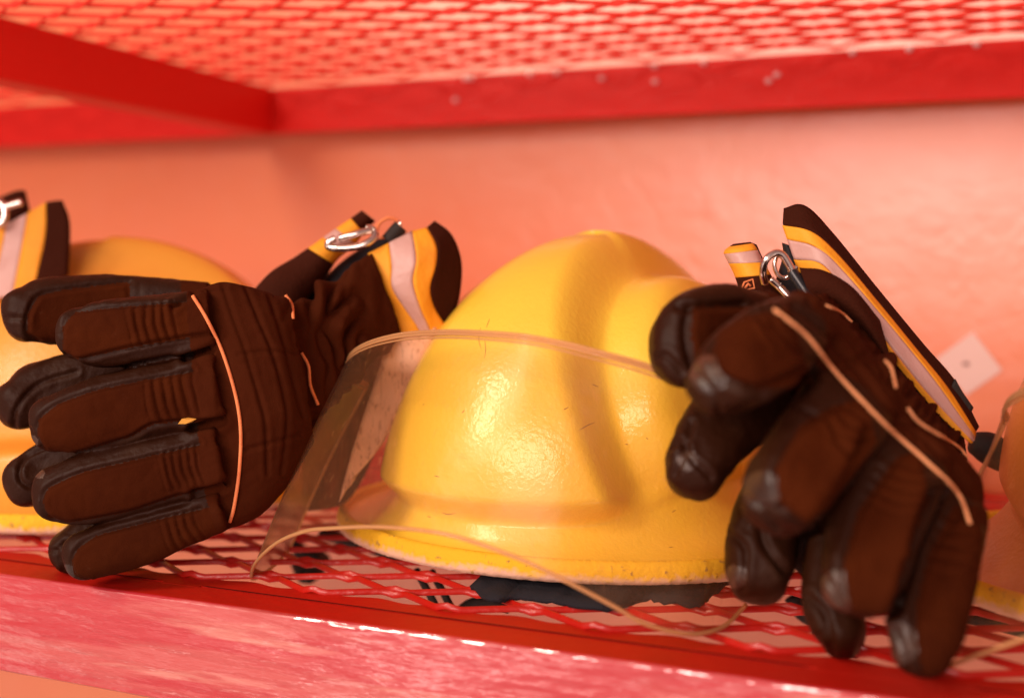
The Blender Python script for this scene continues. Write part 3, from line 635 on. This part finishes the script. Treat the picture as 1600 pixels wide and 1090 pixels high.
def carabiner(pts, bar, extra, label, r=.0021):
    o = empty('carabiner', P(*pts[0]), label, 'carabiner', 'steel clips holding the glove pairs')
    b = MB(); b.tube(catmull([P(*p) for p in pts], 60), r, 10); b.build('clip_body', M['metal'], o)
    b = MB(); b.tube(catmull([P(*p) for p in bar], 20), r*.95, 10); b.build('clip_gate', M['metal'], o)
    for name, pl, rr, m in extra:
        b = MB(); b.tube(catmull([P(*p) for p in pl], 30), rr, 10); b.build(name, m, o)
    return o
carabiner([(524, 372, .69), (514, 378, .69), (514, 386, .69), (530, 388, .688), (555, 386, .686), (575, 379, .686), (586, 368, .688), (583, 358, .69), (572, 356, .69)],
          [(530, 373, .688), (555, 366, .686), (580, 359, .688)],
          [('key_ring', [(588, 366, .70), (592, 350, .70), (606, 341, .70), (620, 345, .70), (619, 358, .70), (606, 368, .70), (594, 372, .70)], .0011, M['orange']),  # metal ring coloured orange for what it reflects
           ('strap_tab', [(606, 376, .695), (616, 364, .695), (626, 353, .695)], .0042, M['strap']), ('rivet', [(623, 350, .690), (625, 349, .690), (627, 348, .690)], .0018, M['metal'])],
          'silver steel carabiner clipped over the cuffs of the left glove pair')

# ---- right pair, front glove
g3 = empty('glove', P(1450, 1060, .475), 'large dark glove in front at right, fingers hanging over the shelf rail', 'glove', GG)
F3 = [((1245, 515, .500, 52), (1190, 550, .480, 66), (1150, 580, .465, 62), (1132, 592, .460, 48)), ((1330, 625, .503, 74), (1275, 700, .480, 72), (1232, 760, .465, 68), (1222, 775, .462, 58)),
      ((1418, 712, .503, 68), (1378, 800, .485, 70), (1346, 890, .472, 68), (1338, 915, .470, 58)), ((1488, 805, .503, 50), (1468, 900, .485, 55), (1445, 990, .472, 58), (1440, 1015, .470, 50))]
hand3 = [(1196, 492, 1500, 880, .505, .500, .014), (1222, 474, 1524, 830, .510, .505, .020), (1262, 466, 1534, 785, .520, .515, .025), (1300, 474, 1532, 745, .530, .526, .026), (1320, 490, 1517, 722, .540, .538, .020)]
wrist3 = [(1275, 458, 1500, 715, .548, .545, .014), (1288, 458, 1508, 708, .560, .556, .014), (1300, 462, 1514, 700, .572, .566, .010)]
cre3 = [
 ([(1212, 490), (1165, 492), (1125, 515), (1110, 550), (1125, 585), (1160, 600), (1190, 608), (1250, 575)], .0016, 5), ([(1268, 560), (1230, 585), (1175, 605), (1130, 600)], .0010, 4),
 ([(1330, 640), (1300, 640), (1250, 675), (1215, 730), (1220, 780), (1258, 812), (1300, 780), (1340, 700)], .0011, 5), ([(1262, 595), (1235, 620), (1205, 640)], .0045, 8),
 ([(1353, 680), (1325, 740), (1280, 808)], .0050, 8), ([(1453, 772), (1432, 830), (1418, 890), (1400, 950)], .0055, 8), ([(1465, 765), (1440, 810), (1425, 860)], .003, 6),
 ([(1400, 720), (1345, 800), (1320, 880), (1330, 950), (1380, 960), (1410, 880)], .0010, 5), ([(1500, 800), (1455, 870), (1430, 960), (1440, 1050)], .0010, 5),
 ([(1175, 495), (1215, 520), (1262, 562)], .0010, 5), ([(1250, 640), (1290, 660), (1330, 735)], .0010, 4),
 ([(1238, 478), (1270, 500), (1310, 545), (1350, 590), (1400, 650), (1450, 690), (1500, 745), (1525, 780)], .0013, 4.5), ([(1262, 474), (1300, 500), (1340, 545), (1380, 600), (1430, 660), (1490, 705), (1522, 740)], .0013, 4.5),
 ([(1285, 474), (1320, 505), (1365, 560), (1405, 615), (1450, 665), (1510, 712)], .0010, 4.5), ([(1310, 580), (1340, 560), (1362, 545)], .0008, 4), ([(1432, 690), (1435, 655), (1430, 630)], .0008, 4),
 ([(1085, 580), (1110, 610), (1125, 645)], .0012, 4), ([(1165, 775), (1195, 800), (1215, 825)], .0014, 4), ([(1180, 790), (1200, 790), (1225, 795)], .0010, 4), ([(1290, 900), (1310, 935), (1330, 960)], .0012, 4), ([(1400, 985), (1412, 1015), (1420, 1045)], .0012, 4)]
rib3 = [((1178, 520, 1232, 490), 42, 4, .0016), ((1300, 690, 1345, 640), 40, 4, .0015), ((1385, 800, 1412, 730), 44, 4, .0015), ((1478, 900, 1496, 810), 36, 4, .0015)]
pat3 = [[(1232, 480), (1165, 492), (1125, 515), (1112, 550), (1128, 585), (1165, 602), (1190, 608), (1270, 600)],
        [(1355, 620), (1300, 635), (1250, 665), (1212, 730), (1218, 785), (1258, 818), (1300, 790), (1370, 690)],
        [(1440, 700), (1400, 715), (1340, 800), (1318, 880), (1330, 955), (1385, 965), (1415, 880), (1450, 780)],
        [(1530, 790), (1490, 790), (1450, 870), (1428, 960), (1440, 1055), (1490, 1060), (1540, 900)]]
bvh3, sk3 = glove_skin(g3, [(f, h) for f, h in zip(F3, (.019, .020, .020, .018))], [hand3, wrist3], .00095, cre3, rib3, pat3, None, .10, None, 9, .0014,
    gather=[([(1310, 462), (1372, 545), (1430, 620), (1505, 690)], 16, .0055, .05)], smooth_it=6, tips=[(1108, 585, 30), (1190, 765, 30), (1310, 925, 34), (1402, 1005, 34)])
piping('piping', [(1209, 483), (1260, 524), (1303, 578), (1351, 630), (1393, 672), (1448, 721), (1496, 769), (1516, 818)], bvh3, .00078, M['pale'], g3)
piping('piping', [(1290, 477), (1313, 487), (1331, 503)], bvh3, .00065, M['pale'], g3)
piping('piping', [(1383, 563), (1393, 576), (1400, 606)], bvh3, .00065, M['pale'], g3)
piping('piping', [(1418, 637), (1437, 660), (1476, 684), (1499, 699), (1512, 714)], bvh3, .00065, M['pale'], g3)
# long flattened cuff standing behind the hand
k0 = [(1251, 424, .600), (1285, 436, .590), (1330, 480, .588), (1375, 535, .585), (1420, 590, .582), (1470, 650, .58), (1516, 692, .578)]
k1 = [(1243, 405, .600), (1283, 412, .590), (1318, 452, .588), (1362, 503, .585), (1402, 556, .582), (1450, 615, .58), (1519, 690, .578)]
k2 = [(1232, 374, .602), (1272, 385, .592), (1312, 420, .590), (1368, 485, .587), (1418, 545, .584), (1462, 600, .582), (1520, 684, .58)]
k3 = [(1224, 352, .604), (1262, 361, .595), (1303, 396, .594), (1368, 473, .592), (1430, 549, .588), (1478, 608, .586), (1521, 676, .583)]
k4 = [(1226, 328, .610), (1256, 324, .606), (1298, 366, .604), (1366, 450, .600), (1440, 540, .596), (1490, 598, .592), (1526, 668, .587)]
strips(g3, [k0, k1, k2, k3, k4], ['yellow_band', 'reflective_band', 'yellow_band', 'cuff_hem'], [M['cuff_yellow'], M['silver'], M['cuff_yellow'], M['cuff']], th=.003)
sleeve(g3, [(1236, 372, 1262, 392, .612, .606, .008), (1275, 395, 1290, 440, .61, .60, .011), (1340, 465, 1345, 530, .605, .597, .012), (1430, 565, 1440, 640, .60, .592, .012), (1500, 640, 1512, 720, .597, .59, .010)], [], ['cuff_lining'], [M['liner']])
sleeve(g3, [(1250, 422, 1268, 470, .588, .58, .010), (1290, 432, 1300, 480, .586, .578, .014), (1335, 455, 1350, 520, .584, .576, .014), (1375, 500, 1400, 590, .580, .574, .010)], [], ['sleeve'], [M['cuff']])
strips(g3, [[(1492, 592, .588), (1503, 612, .588), (1520, 636, .588)], [(1486, 604, .588), (1498, 628, .588), (1512, 652, .588)]], ['wrist_tab'], [M['strap']], n=12)

# ---- right pair, rear glove
g4 = empty('glove', P(1300, 1030, .52), 'dark glove tucked behind the large right one, worn fingertips beside the middle helmet', 'glove', GG)
F4 = [((1190, 492, .545, 34), (1120, 488, .530, 44), (1072, 515, .520, 48), (1062, 560, .515, 44), (1066, 572, .515, 38)), ((1200, 600, .545, 60), (1130, 660, .535, 62), (1095, 715, .525, 56), (1088, 738, .522, 48)),
      ((1240, 720, .545, 48), (1200, 800, .535, 54), (1186, 880, .525, 50), (1184, 900, .522, 42)), ((1300, 860, .530, 40), (1300, 940, .515, 42), (1316, 985, .508, 38), (1318, 998, .506, 30))]
hand4 = [(1170, 500, 1290, 880, .552, .550, .012), (1230, 480, 1400, 860, .562, .556, .016), (1300, 490, 1480, 800, .572, .564, .016), (1360, 540, 1500, 740, .585, .575, .010)]
cre4 = [([(1060, 480), (1110, 478), (1160, 476)], .0018, 5), ([(1075, 480), (1070, 520), (1080, 575)], .0015, 5), ([(1028, 560), (1040, 555), (1066, 580)], .0014, 4), ([(1045, 700), (1065, 690), (1080, 715), (1110, 745)], .0014, 4),
        ([(1080, 660), (1072, 700), (1055, 740)], .0012, 4), ([(1140, 830), (1165, 860), (1160, 920)], .0014, 4), ([(1185, 800), (1195, 850), (1225, 890)], .0016, 5), ([(1262, 930), (1290, 960), (1300, 1020)], .0015, 5)]
glove_skin(g4, [(f, .016) for f in F4], [hand4, [(1190, 620, 1210, 860, .560, .555, .010), (1250, 640, 1280, 925, .560, .552, .012), (1330, 700, 1350, 930, .565, .555, .012), (1400, 760, 1410, 900, .57, .56, .008)]], .0011, cre4, [], [[(1085, 478), (1078, 520), (1090, 580), (1150, 560), (1190, 480)]], None, .08, None, 13, .0024, smooth_it=5, tips=[(1075, 720, 16), (1150, 900, 18)])
sleeve(g4, [(1160, 478, 1235, 482, .60, .60, .012), (1156, 452, 1212, 446, .605, .605, .013), (1148, 428, 1200, 424, .608, .608, .013), (1138, 408, 1190, 406, .61, .61, .012), (1132, 393, 1180, 386, .612, .612, .010), (1146, 381, 1172, 378, .614, .614, .006)],
       [.36, .55, .74, .93], ['sleeve', 'yellow_band', 'reflective_band', 'yellow_band', 'cuff_hem'], [M['cuff'], M['cuff_yellow'], M['silver'], M['cuff_yellow'], M['cuff']])
sleeve(g4, [(1172, 378, 1182, 382, .622, .622, .004), (1180, 405, 1196, 412, .622, .622, .005), (1190, 440, 1215, 448, .622, .622, .006), (1205, 475, 1260, 480, .622, .622, .006)], [], ['cuff_lining'], [M['cuff']])
sleeve(g4, [(1222, 379, 1236, 384, .625, .625, .004), (1224, 398, 1242, 402, .625, .625, .006), (1215, 430, 1262, 436, .622, .622, .006), (1200, 470, 1290, 478, .615, .615, .006)], [], ['cuff_lining'], [M['liner']])
for cx, cy, w, h in ((1167, 446, 9, 8),):
    q = [(cx-w, cy+h), (cx-w+5, cy-h+3), (cx+w, cy-h-2), (cx+w+3, cy+h-4), (cx-w, cy+h)]
    b = MB(); b.tube([P(x, y, .587) for x, y in q], .0005, 6); b.tube([P(cx-3, cy+4, .587), P(cx+2, cy-3, .587), P(cx+6, cy+1, .587)], .0006, 6); b.build('stitched_mark', M['orange'], g4)
carabiner([(1195, 443, .585), (1192, 425, .582), (1197, 406, .58), (1210, 396, .58), (1222, 398, .58), (1232, 412, .58), (1238, 424, .58)],
          [(1204, 436, .578), (1218, 449, .578), (1234, 465, .576)],
          [('key_ring', [(1214, 400, .586), (1210, 414, .586), (1216, 430, .586), (1228, 434, .586), (1240, 424, .584), (1245, 416, .584)], .0011, M['metal']),
           ('sleeve_nut', [(1237, 424, .579), (1252, 446, .577), (1268, 470, .575)], .0028, M['black'])],
          'brass toned carabiner clipped between the cuffs of the right glove pair', .0019)

# ---- gloves cut off by the left edge, only the cuffs show
g5 = empty('glove', P(-60, 470, .78), 'glove cuff with yellow and silver bands standing behind the helmet at the left edge', 'glove', GG)
z = .80
s0 = [(-60, 400, z), (-62, 430, z), (-66, 470, z)]; s1 = [(12, 350, z), (2, 400, z), (-16, 470, z)]; s2 = [(45, 333, z), (36, 385, z), (22, 460, z)]
s3 = [(74, 316, z), (72, 370, z), (55, 450, z)]; s4 = [(96, 313, z), (108, 350, z), (106, 430, z)]
s0a = [(-20, 368, z), (-26, 410, z), (-40, 470, z)]
strips(g5, [s0a, s1, s2, s3, s4], ['yellow_band', 'reflective_band', 'yellow_band', 'cuff_hem'], [M['cuff_yellow'], M['silver'], M['cuff_yellow'], M['cuff']], th=.004)
sleeve(g5, [(-70, 380, -60, 470, z+.02, z+.02, .02), (-20, 360, -20, 470, z+.02, z+.02, .02), (60, 330, 60, 460, z+.02, z+.02, .015), (95, 320, 98, 430, z+.015, z+.015, .008)], [], ['sleeve'], [M['cuff']])
g6 = empty('glove', P(-60, 420, .84), 'dark cuff tip sticking up highest at the left edge behind the steel clip', 'glove', GG)
sleeve(g6, [(-60, 330, -60, 400, .84, .84, .012), (-10, 312, -8, 372, .84, .84, .012), (25, 299, 40, 345, .84, .84, .010), (40, 298, 47, 330, .84, .84, .006)], [], ['sleeve'], [M['cuff']])
carabiner([(-30, 345, .79), (-10, 318, .79), (2, 318, .79), (8, 332, .79), (4, 348, .79), (-10, 352, .79)], [(6, 324, .79), (20, 320, .79), (34, 316, .79)], [], 'steel clip at the left edge above the yellow cuff band', .0026)
# dark strap lying by the helmet at the right edge
b = MB(); b.tube(catmull([P(*p) for p in ((1520, 690, .66), (1545, 700, .66), (1575, 722, .66), (1600, 735, .67), (1640, 740, .68))], 24), [.006+.003*math.sin(i/4) for i in range(24)], 10)
b.build('chin_strap', M['strap'], h3)
